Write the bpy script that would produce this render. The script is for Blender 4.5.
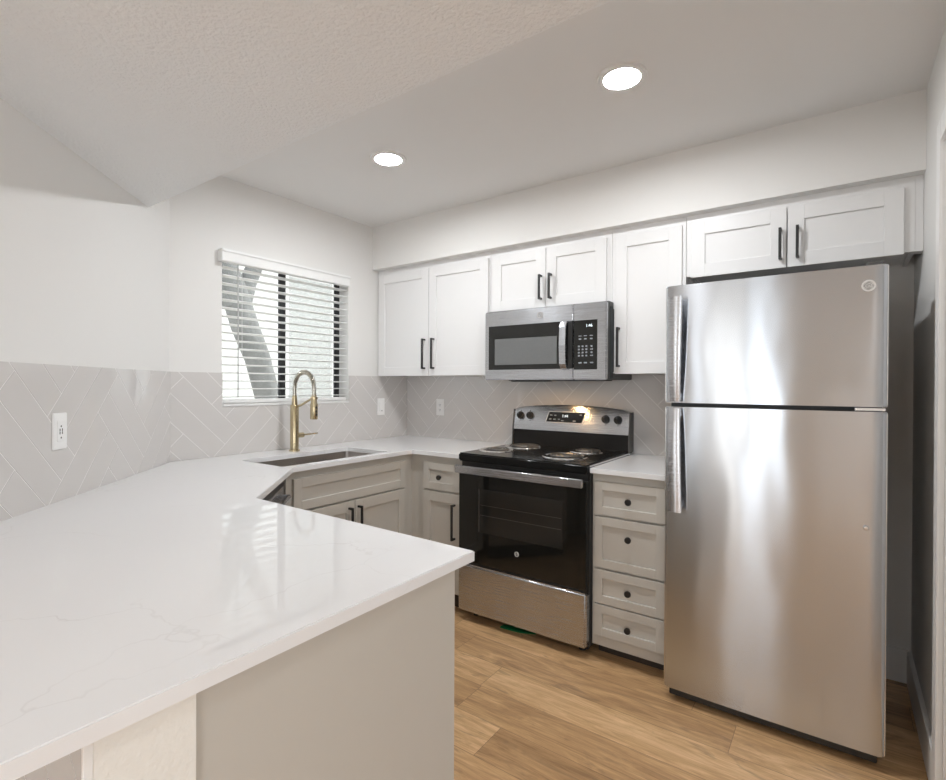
import bpy, bmesh, math, random
from mathutils import Matrix, Vector
random.seed(7)
SC = bpy.context.scene
for _o in list(bpy.data.objects):
    bpy.data.objects.remove(_o)
COL = SC.collection
S2 = math.sqrt(0.5)
PI = math.pi

# ------------------------------------------------------------------ camera
cam_d = bpy.data.cameras.new('camera')
cam = bpy.data.objects.new('camera', cam_d)
COL.objects.link(cam)
SC.camera = cam
F_PX = 512.57
cam_d.sensor_fit = 'HORIZONTAL'
cam_d.sensor_width = 36.0
cam_d.lens = F_PX * 36.0 / 946.0
cam_d.shift_y = (387.55 - 390.0) / 946.0
cam_d.clip_start = 0.02
RX = Vector((0.81310923, 0.58209721, 0.00402735))
UX = Vector((-0.00608137, 0.00157628, 0.99998027))
FX = Vector((-0.58207937, 0.81311768, -0.00482164))
cam.matrix_world = Matrix(((RX.x, UX.x, -FX.x, 2.7484), (RX.y, UX.y, -FX.y, -2.9545), (RX.z, UX.z, -FX.z, 1.30635), (0, 0, 0, 1)))

# ------------------------------------------------------------------ world, lights, exposure
SC.view_settings.view_transform = 'Standard'
SC.view_settings.look = 'None'
SC.view_settings.gamma = 1.0
SC.view_settings.use_curve_mapping = False
SC.view_settings.exposure = -0.41
SC.cycles.use_denoising = True
SC.cycles.sample_clamp_indirect = 6.0
SC.cycles.max_bounces = 12
SC.cycles.diffuse_bounces = 6
SC.cycles.glossy_bounces = 5
W = bpy.data.worlds.new('sky')
SC.world = W
W.use_nodes = True
W.node_tree.nodes['Background'].inputs['Color'].default_value = (0.93, 0.97, 1.0, 1)
W.node_tree.nodes['Background'].inputs['Strength'].default_value = 2.3

def area_light(name, loc, target, sx, sy, watts, color):
    d = bpy.data.lights.new(name, 'AREA')
    d.shape = 'RECTANGLE'; d.size = sx; d.size_y = sy; d.energy = watts; d.color = color
    o = bpy.data.objects.new(name, d)
    o.location = loc
    o.rotation_euler = (Vector(target) - Vector(loc)).to_track_quat('-Z', 'Y').to_euler()
    COL.objects.link(o)
    return o
# daylight through the living room glass doors behind the camera, plus an added side fill
area_light('daylight_glass_door_fixed', (1.255, -7.085, 1.08), (1.255, 0, 1.08), 0.37, 2.05, 7.0, (1.0, 0.97, 0.90))
area_light('daylight_glass_door_slider', (1.80, -7.085, 1.08), (1.80, 0, 1.08), 0.54, 2.05, 13.0, (0.88, 0.95, 1.0))
area_light('side_fill_light', (6.48, -4.3, 1.25), (0, -4.3, 1.25), 2.6, 1.9, 42, (0.90, 0.95, 1.0))  # unseen fill, added so the peninsula end panel is lit from the side
area_light('living_room_ceiling_lamp', (2.95, -4.1, 2.42), (2.95, -4.1, 0), 0.35, 0.35, 20, (0.95, 0.975, 1.0))
sun_d = bpy.data.lights.new('sun', 'SUN'); sun_d.energy = 3.0; sun_d.angle = math.radians(2); sun_d.color = (1.0, 0.97, 0.92)
sun = bpy.data.objects.new('sun', sun_d); COL.objects.link(sun)
sun.rotation_euler = Vector((-0.35, -0.75, -0.70)).to_track_quat('-Z', 'Y').to_euler()
area_light('front_fill_light', (4.5, -7.085, 1.35), (4.0, 0, 1.2), 1.7, 1.5, 50, (0.88, 0.94, 1.0))  # unseen light added for room fill, kept clear of the fridge reflection
area_light('fridge_reflection_fill', (0.745, -7.085, 1.525), (0.745, 0, 1.525), 0.44, 1.14, 3.4, (0.95, 0.97, 1.0))  # unseen light added to brighten the upper left of the fridge reflection
DOWNLIGHT_STRENGTH = 395.0
COOKTOP_STRENGTH = 190.0

# ------------------------------------------------------------------ materials
def mat(name, color, rough=0.5, metal=0.0, spec=0.5, noise=None, bump=None, aniso=0.0, emit=None, coat=0.0):
    m = bpy.data.materials.new(name); m.use_nodes = True
    nt = m.node_tree; b = nt.nodes['Principled BSDF']
    b.inputs['Base Color'].default_value = (*color, 1)
    b.inputs['Roughness'].default_value = rough
    b.inputs['Metallic'].default_value = metal
    b.inputs['Specular IOR Level'].default_value = spec
    if coat: b.inputs['Coat Weight'].default_value = coat; b.inputs['Coat Roughness'].default_value = 0.05
    tc = nt.nodes.new('ShaderNodeTexCoord')
    if noise:
        sc_, amt = noise[0], noise[1]
        n = nt.nodes.new('ShaderNodeTexNoise'); n.inputs['Scale'].default_value = sc_; n.inputs['Detail'].default_value = 4
        nt.links.new(tc.outputs['Object'], n.inputs['Vector'])
        mx = nt.nodes.new('ShaderNodeMix'); mx.data_type = 'RGBA'
        mx.inputs['A'].default_value = (*[c * (1 - amt) for c in color], 1)
        mx.inputs['B'].default_value = (*[min(1, c * (1 + amt)) for c in color], 1)
        nt.links.new(n.outputs['Fac'], mx.inputs['Factor']); nt.links.new(mx.outputs['Result'], b.inputs['Base Color'])
    if bump:
        n2 = nt.nodes.new('ShaderNodeTexNoise'); n2.inputs['Scale'].default_value = bump[0]; n2.inputs['Detail'].default_value = bump[2] if len(bump) > 2 else 2
        nt.links.new(tc.outputs['Object'], n2.inputs['Vector'])
        bp = nt.nodes.new('ShaderNodeBump'); bp.inputs['Strength'].default_value = bump[1]; bp.inputs['Distance'].default_value = bump[3] if len(bump) > 3 else 0.002
        nt.links.new(n2.outputs['Fac'], bp.inputs['Height']); nt.links.new(bp.outputs['Normal'], b.inputs['Normal'])
    if aniso:
        b.inputs['Anisotropic'].default_value = aniso
    if emit:
        b.inputs['Emission Color'].default_value = (*emit[0], 1); b.inputs['Emission Strength'].default_value = emit[1]
    return m

M = {}
M['wall'] = mat('painted_wall', (0.80, 0.79, 0.77), 0.75, spec=0.25, bump=(260, 0.25, 3))
M['texture_ceiling'] = mat('textured_ceiling', (0.84, 0.85, 0.855), 0.8, spec=0.2, bump=(95, 0.75, 3, 0.006))
M['ceiling'] = mat('smooth_ceiling', (0.81, 0.805, 0.795), 0.8, spec=0.2, bump=(300, 0.12, 2))
M['pony'] = mat('textured_half_wall', (0.80, 0.785, 0.74), 0.75, spec=0.25, bump=(110, 0.35, 3, 0.004))
M['trimwhite'] = mat('white_trim_paint', (0.82, 0.815, 0.80), 0.4, noise=(30, 0.01))
M['tile'] = mat('greige_glazed_tile', (0.645, 0.62, 0.60), 0.045, noise=(2.5, 0.035), bump=(9, 0.10, 1, 0.006))
M['grout'] = mat('pale_grout', (0.83, 0.81, 0.79), 0.8, noise=(60, 0.02))
M['upper'] = mat('white_cabinet_paint', (0.795, 0.79, 0.785), 0.38, noise=(20, 0.008))
M['lower'] = mat('greige_cabinet_paint', (0.525, 0.50, 0.455), 0.42, noise=(20, 0.01))
M['interior'] = mat('cabinet_board', (0.55, 0.50, 0.43), 0.6, noise=(25, 0.03))
M['black'] = mat('black_metal', (0.018, 0.017, 0.017), 0.38, noise=(80, 0.1))
M['blackglass'] = mat('black_glass', (0.010, 0.010, 0.009), 0.06, noise=(5, 0.05))
M['enamel'] = mat('black_enamel', (0.010, 0.010, 0.010), 0.14, spec=0.25, noise=(9, 0.1))
M['plastic'] = mat('black_plastic', (0.02, 0.02, 0.02), 0.45, noise=(60, 0.1))
M['darkcase'] = mat('dark_grey_case', (0.085, 0.083, 0.08), 0.45, noise=(60, 0.06))
M['chrome'] = mat('chrome', (0.82, 0.81, 0.80), 0.12, 1.0, noise=(15, 0.03))
M['coil'] = mat('burner_coil', (0.15, 0.14, 0.13), 0.38, 0.5, noise=(90, 0.15))
M['brass'] = mat('brushed_brass', (0.54, 0.45, 0.29), 0.26, 1.0, noise=(120, 0.05))
M['spring'] = mat('spring_steel', (0.62, 0.59, 0.52), 0.22, 1.0, noise=(120, 0.05))
M['outlet'] = mat('white_plastic', (0.88, 0.875, 0.865), 0.3, noise=(40, 0.01))
M['slot'] = mat('dark_slot', (0.05, 0.05, 0.05), 0.5, noise=(40, 0.05))
M['blind'] = mat('white_blind', (0.86, 0.86, 0.85), 0.4, noise=(25, 0.01))
M['wand'] = mat('grey_wand', (0.45, 0.45, 0.45), 0.3, noise=(20, 0.02))
M['frame'] = mat('black_window_frame', (0.02, 0.02, 0.022), 0.4, noise=(40, 0.1))
M['bark'] = mat('grey_bark', (0.27, 0.27, 0.265), 0.9, noise=(9, 0.35), bump=(25, 0.6, 4, 0.02))
M['stucco'] = mat('pale_stucco', (0.86, 0.86, 0.84), 0.9, noise=(6, 0.04), bump=(60, 0.4))
M['soil'] = mat('gravel_ground', (0.62, 0.59, 0.54), 0.95, noise=(20, 0.2), bump=(40, 0.5))
M['green'] = mat('green_card', (0.01, 0.22, 0.07), 0.5, noise=(30, 0.1))
M['gasket'] = mat('grey_gasket', (0.035, 0.04, 0.042), 0.5, noise=(60, 0.1))
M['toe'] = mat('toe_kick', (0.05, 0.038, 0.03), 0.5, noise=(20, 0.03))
M['led'] = mat('lit_digits', (0.8, 0.9, 0.95), 0.4, noise=(10, 0.01), emit=((0.85, 0.95, 1.0), 1.4))
M['print'] = mat('pale_print', (0.30, 0.32, 0.35), 0.5, noise=(10, 0.01))
M['badge'] = mat('silver_badge', (0.80, 0.79, 0.77), 0.35, 0.3, noise=(40, 0.03))
M['badgedark'] = mat('grey_badge_ground', (0.42, 0.41, 0.40), 0.35, 0.5, noise=(40, 0.03))
M['ovenglass'] = mat('oven_window', (0.022, 0.021, 0.019), 0.05, noise=(8, 0.25))
M['mwglass'] = mat('microwave_window', (0.16, 0.165, 0.165), 0.12, noise=(200, 0.1))
M['lamp'] = mat('lamp_lens', (1, 1, 1), 0.5, noise=(10, 0.01), emit=((0.95, 0.975, 1.0), DOWNLIGHT_STRENGTH))
M['cooklamp'] = mat('cooktop_lamp_lens', (1, 0.9, 0.7), 0.5, noise=(10, 0.01), emit=((1.0, 0.62, 0.28), COOKTOP_STRENGTH))

def steel(name, color, rough, wave=0.0, aniso=0.75):
    m = bpy.data.materials.new(name); m.use_nodes = True
    nt = m.node_tree; b = nt.nodes['Principled BSDF']; L = nt.links
    b.inputs['Base Color'].default_value = (*color, 1); b.inputs['Metallic'].default_value = 1.0
    b.inputs['Roughness'].default_value = rough; b.inputs['Anisotropic'].default_value = aniso
    b.inputs['Anisotropic Rotation'].default_value = 0.25
    tg = nt.nodes.new('ShaderNodeTangent'); tg.direction_type = 'RADIAL'; tg.axis = 'Z'
    L.new(tg.outputs['Tangent'], b.inputs['Tangent'])
    tc = nt.nodes.new('ShaderNodeTexCoord')
    mp = nt.nodes.new('ShaderNodeMapping'); mp.inputs['Scale'].default_value = (6, 6, 900)
    n = nt.nodes.new('ShaderNodeTexNoise'); n.inputs['Scale'].default_value = 1.0; n.inputs['Detail'].default_value = 3
    L.new(tc.outputs['Object'], mp.inputs['Vector']); L.new(mp.outputs['Vector'], n.inputs['Vector'])
    mr = nt.nodes.new('ShaderNodeMapRange'); mr.inputs['To Min'].default_value = rough * 0.93; mr.inputs['To Max'].default_value = rough * 1.07
    L.new(n.outputs['Fac'], mr.inputs['Value']); L.new(mr.outputs['Result'], b.inputs['Roughness'])
    if wave:
        n2 = nt.nodes.new('ShaderNodeTexNoise'); n2.inputs['Scale'].default_value = 1.0; n2.inputs['Detail'].default_value = 0.5
        mp2 = nt.nodes.new('ShaderNodeMapping'); mp2.inputs['Scale'].default_value = (6.0, 3, 2.6)
        L.new(tc.outputs['Object'], mp2.inputs['Vector']); L.new(mp2.outputs['Vector'], n2.inputs['Vector'])
        bp = nt.nodes.new('ShaderNodeBump'); bp.inputs['Strength'].default_value = 1.0; bp.inputs['Distance'].default_value = wave
        L.new(n2.outputs['Fac'], bp.inputs['Height']); L.new(bp.outputs['Normal'], b.inputs['Normal'])
    return m
M['steel'] = steel('brushed_steel', (0.57, 0.58, 0.605), 0.27)
M['fridge_steel'] = steel('wavy_brushed_steel', (0.55, 0.57, 0.60), 0.20, wave=0.0034, aniso=0.98)
M['sinksteel'] = steel('sink_steel', (0.45, 0.42, 0.40), 0.32, aniso=0.3)
M['steeledge'] = mat('bright_steel_edge', (0.78, 0.77, 0.76), 0.25, 1.0, noise=(40, 0.03))

def quartz():
    m = bpy.data.materials.new('white_quartz'); m.use_nodes = True
    nt = m.node_tree; b = nt.nodes['Principled BSDF']; L = nt.links
    b.inputs['Roughness'].default_value = 0.035
    tc = nt.nodes.new('ShaderNodeTexCoord')
    n = nt.nodes.new('ShaderNodeTexNoise'); n.inputs['Scale'].default_value = 2.6; n.inputs['Detail'].default_value = 5
    L.new(tc.outputs['Object'], n.inputs['Vector'])
    sub = nt.nodes.new('ShaderNodeVectorMath'); sub.operation = 'SUBTRACT'; sub.inputs[1].default_value = (.5, .5, .5)
    L.new(n.outputs['Color'], sub.inputs[0])
    scl = nt.nodes.new('ShaderNodeVectorMath'); scl.operation = 'SCALE'; scl.inputs['Scale'].default_value = 0.55
    L.new(sub.outputs[0], scl.inputs[0])
    add = nt.nodes.new('ShaderNodeVectorMath'); add.operation = 'ADD'
    L.new(tc.outputs['Object'], add.inputs[0]); L.new(scl.outputs[0], add.inputs[1])
    v = nt.nodes.new('ShaderNodeTexVoronoi'); v.feature = 'DISTANCE_TO_EDGE'; v.inputs['Scale'].default_value = 2.1
    L.new(add.outputs[0], v.inputs['Vector'])
    mr = nt.nodes.new('ShaderNodeMapRange'); mr.inputs['From Min'].default_value = 0.0; mr.inputs['From Max'].default_value = 0.0065
    mr.inputs['To Min'].default_value = 1.0; mr.inputs['To Max'].default_value = 0.0
    L.new(v.outputs['Distance'], mr.inputs['Value'])
    n3 = nt.nodes.new('ShaderNodeTexNoise'); n3.inputs['Scale'].default_value = 3.1; n3.inputs['Detail'].default_value = 2
    L.new(tc.outputs['Object'], n3.inputs['Vector'])
    mr2 = nt.nodes.new('ShaderNodeMapRange'); mr2.inputs['From Min'].default_value = 0.47; mr2.inputs['From Max'].default_value = 0.66
    L.new(n3.outputs['Fac'], mr2.inputs['Value'])
    mul = nt.nodes.new('ShaderNodeMath'); mul.operation = 'MULTIPLY'
    L.new(mr.outputs['Result'], mul.inputs[0]); L.new(mr2.outputs['Result'], mul.inputs[1])
    mul2 = nt.nodes.new('ShaderNodeMath'); mul2.operation = 'MULTIPLY'; mul2.inputs[1].default_value = 0.5
    L.new(mul.outputs[0], mul2.inputs[0])
    mx = nt.nodes.new('ShaderNodeMix'); mx.data_type = 'RGBA'
    mx.inputs['A'].default_value = (0.79, 0.79, 0.797, 1); mx.inputs['B'].default_value = (0.55, 0.53, 0.52, 1)
    L.new(mul2.outputs[0], mx.inputs['Factor']); L.new(mx.outputs['Result'], b.inputs['Base Color'])
    return m
M['quartz'] = quartz()

def planks():
    m = bpy.data.materials.new('oak_planks'); m.use_nodes = True
    nt = m.node_tree; b = nt.nodes['Principled BSDF']; L = nt.links
    def N(t): return nt.nodes.new(t)
    def math_(op, a, bb=None, c=None):
        n = N('ShaderNodeMath'); n.operation = op
        for i, x in enumerate((a, bb, c)):
            if x is None: continue
            if isinstance(x, (int, float)): n.inputs[i].default_value = x
            else: L.new(x, n.inputs[i])
        return n.outputs[0]
    tc = N('ShaderNodeTexCoord'); sp = N('ShaderNodeSeparateXYZ'); L.new(tc.outputs['Object'], sp.inputs[0])
    PW, PL = 0.18, 1.22
    row_f = math_('DIVIDE', math_('ADD', sp.outputs['Y'], 0.045), PW)
    row = math_('FLOOR', row_f); fy = math_('FRACT', row_f)
    wn = N('ShaderNodeTexWhiteNoise'); wn.noise_dimensions = '1D'; L.new(row, wn.inputs['W'])
    col_f = math_('ADD', math_('DIVIDE', sp.outputs['X'], PL), math_('MULTIPLY', wn.outputs['Value'], 7.3))
    col = math_('FLOOR', col_f); fx = math_('FRACT', col_f)
    cv = N('ShaderNodeCombineXYZ'); L.new(row, cv.inputs[0]); L.new(col, cv.inputs[1])
    wn2 = N('ShaderNodeTexWhiteNoise'); wn2.noise_dimensions = '2D'; L.new(cv.outputs[0], wn2.inputs['Vector'])
    rnd = wn2.outputs['Value']
    # grain: stretched noise, each plank shifted by its own random amount
    off = N('ShaderNodeCombineXYZ'); L.new(math_('MULTIPLY', rnd, 37.0), off.inputs[0]); L.new(math_('MULTIPLY', rnd, 91.0), off.inputs[2])
    ad = N('ShaderNodeVectorMath'); ad.operation = 'ADD'; L.new(tc.outputs['Object'], ad.inputs[0]); L.new(off.outputs[0], ad.inputs[1])
    def grain(sx, sy, det, dist, rough=0.6):
        mp = N('ShaderNodeMapping'); mp.inputs['Scale'].default_value = (sx, sy, 1); L.new(ad.outputs[0], mp.inputs['Vector'])
        n = N('ShaderNodeTexNoise'); n.inputs['Scale'].default_value = 1; n.inputs['Detail'].default_value = det; n.inputs['Distortion'].default_value = dist; n.inputs['Roughness'].default_value = rough
        L.new(mp.outputs[0], n.inputs['Vector']); return n.outputs['Fac']
    g1 = grain(2.2, 15, 8, 1.6, 0.68); g2 = grain(7.0, 150, 5, 0.4, 0.7); g3 = grain(2.6, 11, 3, 2.5)
    val = math_('ADD', math_('MULTIPLY', rnd, 0.34), math_('ADD', math_('MULTIPLY', g1, 1.15), math_('MULTIPLY', g2, 0.62)))
    val = math_('SUBTRACT', val, 0.57)
    cr = N('ShaderNodeValToRGB'); e = cr.color_ramp.elements
    e[0].position = 0.10; e[0].color = (0.22, 0.122, 0.06, 1)
    e[1].position = 0.88; e[1].color = (0.82, 0.565, 0.32, 1)
    x = e.new(0.36); x.color = (0.43, 0.257, 0.126, 1)
    x = e.new(0.60); x.color = (0.60, 0.375, 0.19, 1)
    L.new(val, cr.inputs['Fac'])
    # knots and cathedral streaks
    kn = N('ShaderNodeMapRange'); kn.inputs['From Min'].default_value = 0.57; kn.inputs['From Max'].default_value = 0.70; L.new(g3, kn.inputs['Value'])
    mx0 = N('ShaderNodeMix'); mx0.data_type = 'RGBA'; mx0.inputs['B'].default_value = (0.25, 0.155, 0.088, 1)
    L.new(math_('MULTIPLY', kn.outputs['Result'], 0.6), mx0.inputs['Factor']); L.new(cr.outputs['Color'], mx0.inputs['A'])
    # seams
    ex = math_('MULTIPLY', math_('MINIMUM', fx, math_('SUBTRACT', 1.0, fx)), PL)
    ey = math_('MULTIPLY', math_('MINIMUM', fy, math_('SUBTRACT', 1.0, fy)), PW)
    seam = math_('LESS_THAN', math_('MINIMUM', ex, ey), 0.0011)
    mx = N('ShaderNodeMix'); mx.data_type = 'RGBA'; mx.inputs['B'].default_value = (0.17, 0.10, 0.055, 1)
    L.new(math_('MULTIPLY', seam, 0.7), mx.inputs['Factor']); L.new(mx0.outputs['Result'], mx.inputs['A'])
    L.new(mx.outputs['Result'], b.inputs['Base Color'])
    b.inputs['Roughness'].default_value = 0.32
    b.inputs['Specular IOR Level'].default_value = 0.35
    bp = N('ShaderNodeBump'); bp.inputs['Strength'].default_value = 0.12; bp.inputs['Distance'].default_value = 0.002
    L.new(math_('SUBTRACT', g2, math_('MULTIPLY', seam, 1.0)), bp.inputs['Height']); L.new(bp.outputs['Normal'], b.inputs['Normal'])
    return m
M['planks'] = planks()

def screen_mesh():
    m = bpy.data.materials.new('insect_screen'); m.use_nodes = True
    nt = m.node_tree; L = nt.links; out = nt.nodes['Material Output']; b = nt.nodes['Principled BSDF']
    b.inputs['Base Color'].default_value = (0.45, 0.46, 0.47, 1); b.inputs['Roughness'].default_value = 0.7
    tr = nt.nodes.new('ShaderNodeBsdfTransparent'); mx = nt.nodes.new('ShaderNodeMixShader')
    tc = nt.nodes.new('ShaderNodeTexCoord'); n = nt.nodes.new('ShaderNodeTexNoise'); n.inputs['Scale'].default_value = 140
    L.new(tc.outputs['Object'], n.inputs['Vector'])
    mr = nt.nodes.new('ShaderNodeMapRange'); mr.inputs['To Min'].default_value = 0.08; mr.inputs['To Max'].default_value = 0.42
    L.new(n.outputs['Fac'], mr.inputs['Value']); L.new(mr.outputs['Result'], mx.inputs[0])
    L.new(tr.outputs[0], mx.inputs[1]); L.new(b.outputs[0], mx.inputs[2]); L.new(mx.outputs[0], out.inputs['Surface'])
    return m
M['screen'] = screen_mesh()
def pane_glass():
    m = bpy.data.materials.new('window_glass'); m.use_nodes = True
    nt = m.node_tree; L = nt.links; out = nt.nodes['Material Output']; nt.nodes.remove(nt.nodes['Principled BSDF'])
    tr = nt.nodes.new('ShaderNodeBsdfTransparent'); tr.inputs[0].default_value = (0.96, 0.975, 0.97, 1)
    gl = nt.nodes.new('ShaderNodeBsdfGlossy'); gl.inputs['Roughness'].default_value = 0.02
    lw = nt.nodes.new('ShaderNodeLayerWeight'); lw.inputs['Blend'].default_value = 0.5
    pw = nt.nodes.new('ShaderNodeMath'); pw.operation = 'POWER'; pw.inputs[1].default_value = 5.0; L.new(lw.outputs['Facing'], pw.inputs[0])
    fr = nt.nodes.new('ShaderNodeMath'); fr.operation = 'MULTIPLY_ADD'; fr.inputs[1].default_value = 0.5; fr.inputs[2].default_value = 0.035; L.new(pw.outputs[0], fr.inputs[0])
    mx = nt.nodes.new('ShaderNodeMixShader'); L.new(fr.outputs[0], mx.inputs[0]); L.new(tr.outputs[0], mx.inputs[1]); L.new(gl.outputs[0], mx.inputs[2])
    L.new(mx.outputs[0], out.inputs['Surface']); return m
M['pane'] = pane_glass()

# ------------------------------------------------------------------ mesh helpers
def BM(): return bmesh.new()
def box(bm, x0, x1, y0, y1, z0, z1, bev=0.0, seg=2, mtx=None):
    r = bmesh.ops.create_cube(bm, size=1.0)
    vs = r['verts']
    c = Vector(((x0 + x1) / 2, (y0 + y1) / 2, (z0 + z1) / 2)); s = Vector((abs(x1 - x0), abs(y1 - y0), abs(z1 - z0)))
    for v in vs: v.co = Vector((v.co.x * s.x, v.co.y * s.y, v.co.z * s.z)) + c
    if bev:
        es = list({e for v in vs for e in v.link_edges})
        g = bmesh.ops.bevel(bm, geom=es, offset=bev, segments=seg, affect='EDGES', clamp_overlap=True)
        vs = list({v for f in g['faces'] for v in f.verts} | {v for v in vs if v.is_valid})
    if mtx is not None:
        for v in vs: v.co = mtx @ v.co
    return vs
def frame_to(a, b):
    d = (Vector(b) - Vector(a)); return Matrix.Translation(a) @ d.to_track_quat('Z', 'Y').to_matrix().to_4x4(), d.length
def lathe(bm, prof, seg=32, mtx=None, close=True):
    """prof: list of (r, z)"""
    rings = []
    for r, z in prof:
        if r < 1e-6: rings.append([bm.verts.new((0, 0, z))])
        else: rings.append([bm.verts.new((r * math.cos(2 * PI * k / seg), r * math.sin(2 * PI * k / seg), z)) for k in range(seg)])
    for a, b in zip(rings, rings[1:]):
        for k in range(seg):
            k2 = (k + 1) % seg
            if len(a) == 1 and len(b) == 1: continue
            if len(a) == 1: bm.faces.new((a[0], b[k2], b[k]))
            elif len(b) == 1: bm.faces.new((a[k], a[k2], b[0]))
            else: bm.faces.new((a[k], a[k2], b[k2], b[k]))
    if close:
        if len(rings[0]) > 1: bm.faces.new(rings[0][::-1])
        if len(rings[-1]) > 1: bm.faces.new(rings[-1])
    if mtx is not None:
        for rg in rings:
            for v in rg: v.co = mtx @ v.co
def cyl(bm, a, b, r, seg=24, r2=None, bev=0.0):
    m, L = frame_to(a, b); r2 = r if r2 is None else r2
    p = [(r, 0), (r2, L)] if not bev else [(r - bev, 0), (r, bev), (r2, L - bev), (r2 - bev, L)]
    lathe(bm, p, seg, m)
def tube(bm, pts, r, seg=12, caps=True):
    pts = [Vector(p) for p in pts]; n = len(pts); rings = []
    t0 = (pts[1] - pts[0]).normalized(); ref = Vector((0, 0, 1)) if abs(t0.z) < .9 else Vector((1, 0, 0))
    nrm = t0.cross(ref).normalized()
    for i, p in enumerate(pts):
        t = (pts[min(i + 1, n - 1)] - pts[max(i - 1, 0)]).normalized()
        nrm = (nrm - t * nrm.dot(t)).normalized(); bn = t.cross(nrm)
        rr = r[i] if isinstance(r, (list, tuple)) else r
        rings.append([bm.verts.new(p + (nrm * math.cos(2 * PI * k / seg) + bn * math.sin(2 * PI * k / seg)) * rr) for k in range(seg)])
    for a, b in zip(rings, rings[1:]):
        for k in range(seg):
            bm.faces.new((a[k], a[(k + 1) % seg], b[(k + 1) % seg], b[k]))
    if caps: bm.faces.new(rings[0][::-1]); bm.faces.new(rings[-1])
def prism(bm, poly, z0, z1, mtx=None):
    a = [bm.verts.new((x, y, z0)) for x, y in poly]; b = [bm.verts.new((x, y, z1)) for x, y in poly]
    n = len(poly)
    bm.faces.new(a[::-1]); bm.faces.new(b)
    for k in range(n): bm.faces.new((a[k], a[(k + 1) % n], b[(k + 1) % n], b[k]))
    if mtx is not None:
        for v in a + b: v.co = mtx @ v.co
    return a + b
def obj(name, bm, material, parent=None, world=True, smooth=False, label=None, kind=None):
    """one mesh object; with a parent, coordinates given in the world are turned into the parent's own"""
    bmesh.ops.recalc_face_normals(bm, faces=bm.faces[:])
    if parent is not None and world:
        root = parent
        while root.parent is not None: root = root.parent
        if root.type == 'EMPTY' or root.location.length > 0:
            inv = (Matrix.Translation(root.location) @ root.rotation_euler.to_matrix().to_4x4()).inverted()
            bmesh.ops.transform(bm, matrix=inv, verts=bm.verts[:])
    me = bpy.data.meshes.new(name); bm.to_mesh(me); bm.free()
    me.materials.append(M[material] if isinstance(material, str) else material)
    if smooth:
        for p in me.polygons: p.use_smooth = True
        me.set_sharp_from_angle(angle=math.radians(40))
    o = bpy.data.objects.new(name, me); COL.objects.link(o)
    if parent is not None: o.parent = parent
    if label: o['label'] = label
    if kind: o['kind'] = kind
    return o
def thing(name, label, cat, loc=(0, 0, 0), rotz=0.0, group=None):
    o = bpy.data.objects.new(name, None); COL.objects.link(o)
    o.empty_display_size = 0.1
    o.location = loc; o.rotation_euler = (0, 0, rotz); o['label'] = label; o['category'] = cat
    if group: o['group'] = group
    return o
def tag(o, label, cat, group=None):
    o['label'] = label; o['category'] = cat
    if group: o['group'] = group
    return o
def struct(name, bm, material, parent=None, smooth=False):
    return obj(name, bm, material, parent, smooth=smooth, kind='structure' if parent is None else None)
def text_bm(s, size, mtx, depth=0.0006, align='CENTER', shear=0.0):
    c = bpy.data.curves.new('t', 'FONT'); c.body = s; c.size = size; c.align_x = align; c.align_y = 'CENTER'; c.extrude = depth / 2; c.resolution_u = 3; c.shear = shear
    o = bpy.data.objects.new('t', c); COL.objects.link(o)
    dg = bpy.context.evaluated_depsgraph_get(); me = bpy.data.meshes.new_from_object(o.evaluated_get(dg))
    bm = BM(); bm.from_mesh(me); bpy.data.objects.remove(o); bpy.data.curves.remove(c); bpy.data.meshes.remove(me)
    bmesh.ops.transform(bm, matrix=mtx, verts=bm.verts[:])
    return bm
# frames of reference: local u (along), v (up), w (out of the face)
def face_y(x, y, z=0.0):   # faces -y: u -> +x, v -> +z, w -> -y
    return Matrix(((1, 0, 0, x), (0, 0, -1, y), (0, 1, 0, z), (0, 0, 0, 1)))
def face_x(x, y, z=0.0):   # faces +x: u -> +y, v -> +z, w -> +x
    return Matrix(((0, 0, 1, x), (1, 0, 0, y), (0, 1, 0, z), (0, 0, 0, 1)))
def face_yp(x, y, z=0.0):  # faces +y
    return Matrix(((-1, 0, 0, x), (0, 0, 1, y), (0, 1, 0, z), (0, 0, 0, 1)))
def face_d(x, y, z=0.0):   # on the diagonal wall, facing (+x, +y); u runs from the window corner towards the room (+x, -y)
    return Matrix(((S2, 0, S2, x), (-S2, 0, S2, y), (0, 1, 0, z), (0, 0, 0, 1)))

# ------------------------------------------------------------------ the room
H = 2.44
bm = BM(); box(bm, -0.3, 7.0, -7.6, 0.2, -0.06, 0.0); struct('floor', bm, 'planks')
bm = BM(); box(bm, -0.3, 7.0, -7.6, 0.2, H, H + 0.08); struct('ceiling', bm, 'ceiling')
bm = BM(); box(bm, -0.15, 3.13, 0.0, 0.13, 0, H); struct('wall_back', bm, 'wall')
# window wall with the opening (inner size) y -1.475..-0.605, z 1.185..2.03
WY0, WY1, WZ0, WZ1 = -1.475, -0.590, 1.185, 2.03
bm = BM()
box(bm, -0.15, 0, -1.86, WY0, 0, H); box(bm, -0.15, 0, WY1, 0.0, 0, H); box(bm, -0.15, 0, WY0, WY1, 0, WZ0); box(bm, -0.15, 0, WY0, WY1, WZ1, H)
struct('wall_left', bm, 'wall')
YA = -1.745
TD = 1.86
bm = BM(); prism(bm, [(0, YA), (TD * S2, YA - TD * S2), (0.45, YA - TD * S2), (0.45, YA - TD * S2 + .1), (TD * S2 - 0.14, YA - TD * S2 + 0.06), (-0.12, YA - 0.03)], 0, H); struct('wall_diagonal', bm, 'wall')
XL, YL = 0.45, YA - TD * S2
bm = BM(); box(bm, XL - 0.12, XL, -7.4, YL, 0, H); struct('wall_living_side', bm, 'wall')
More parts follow.
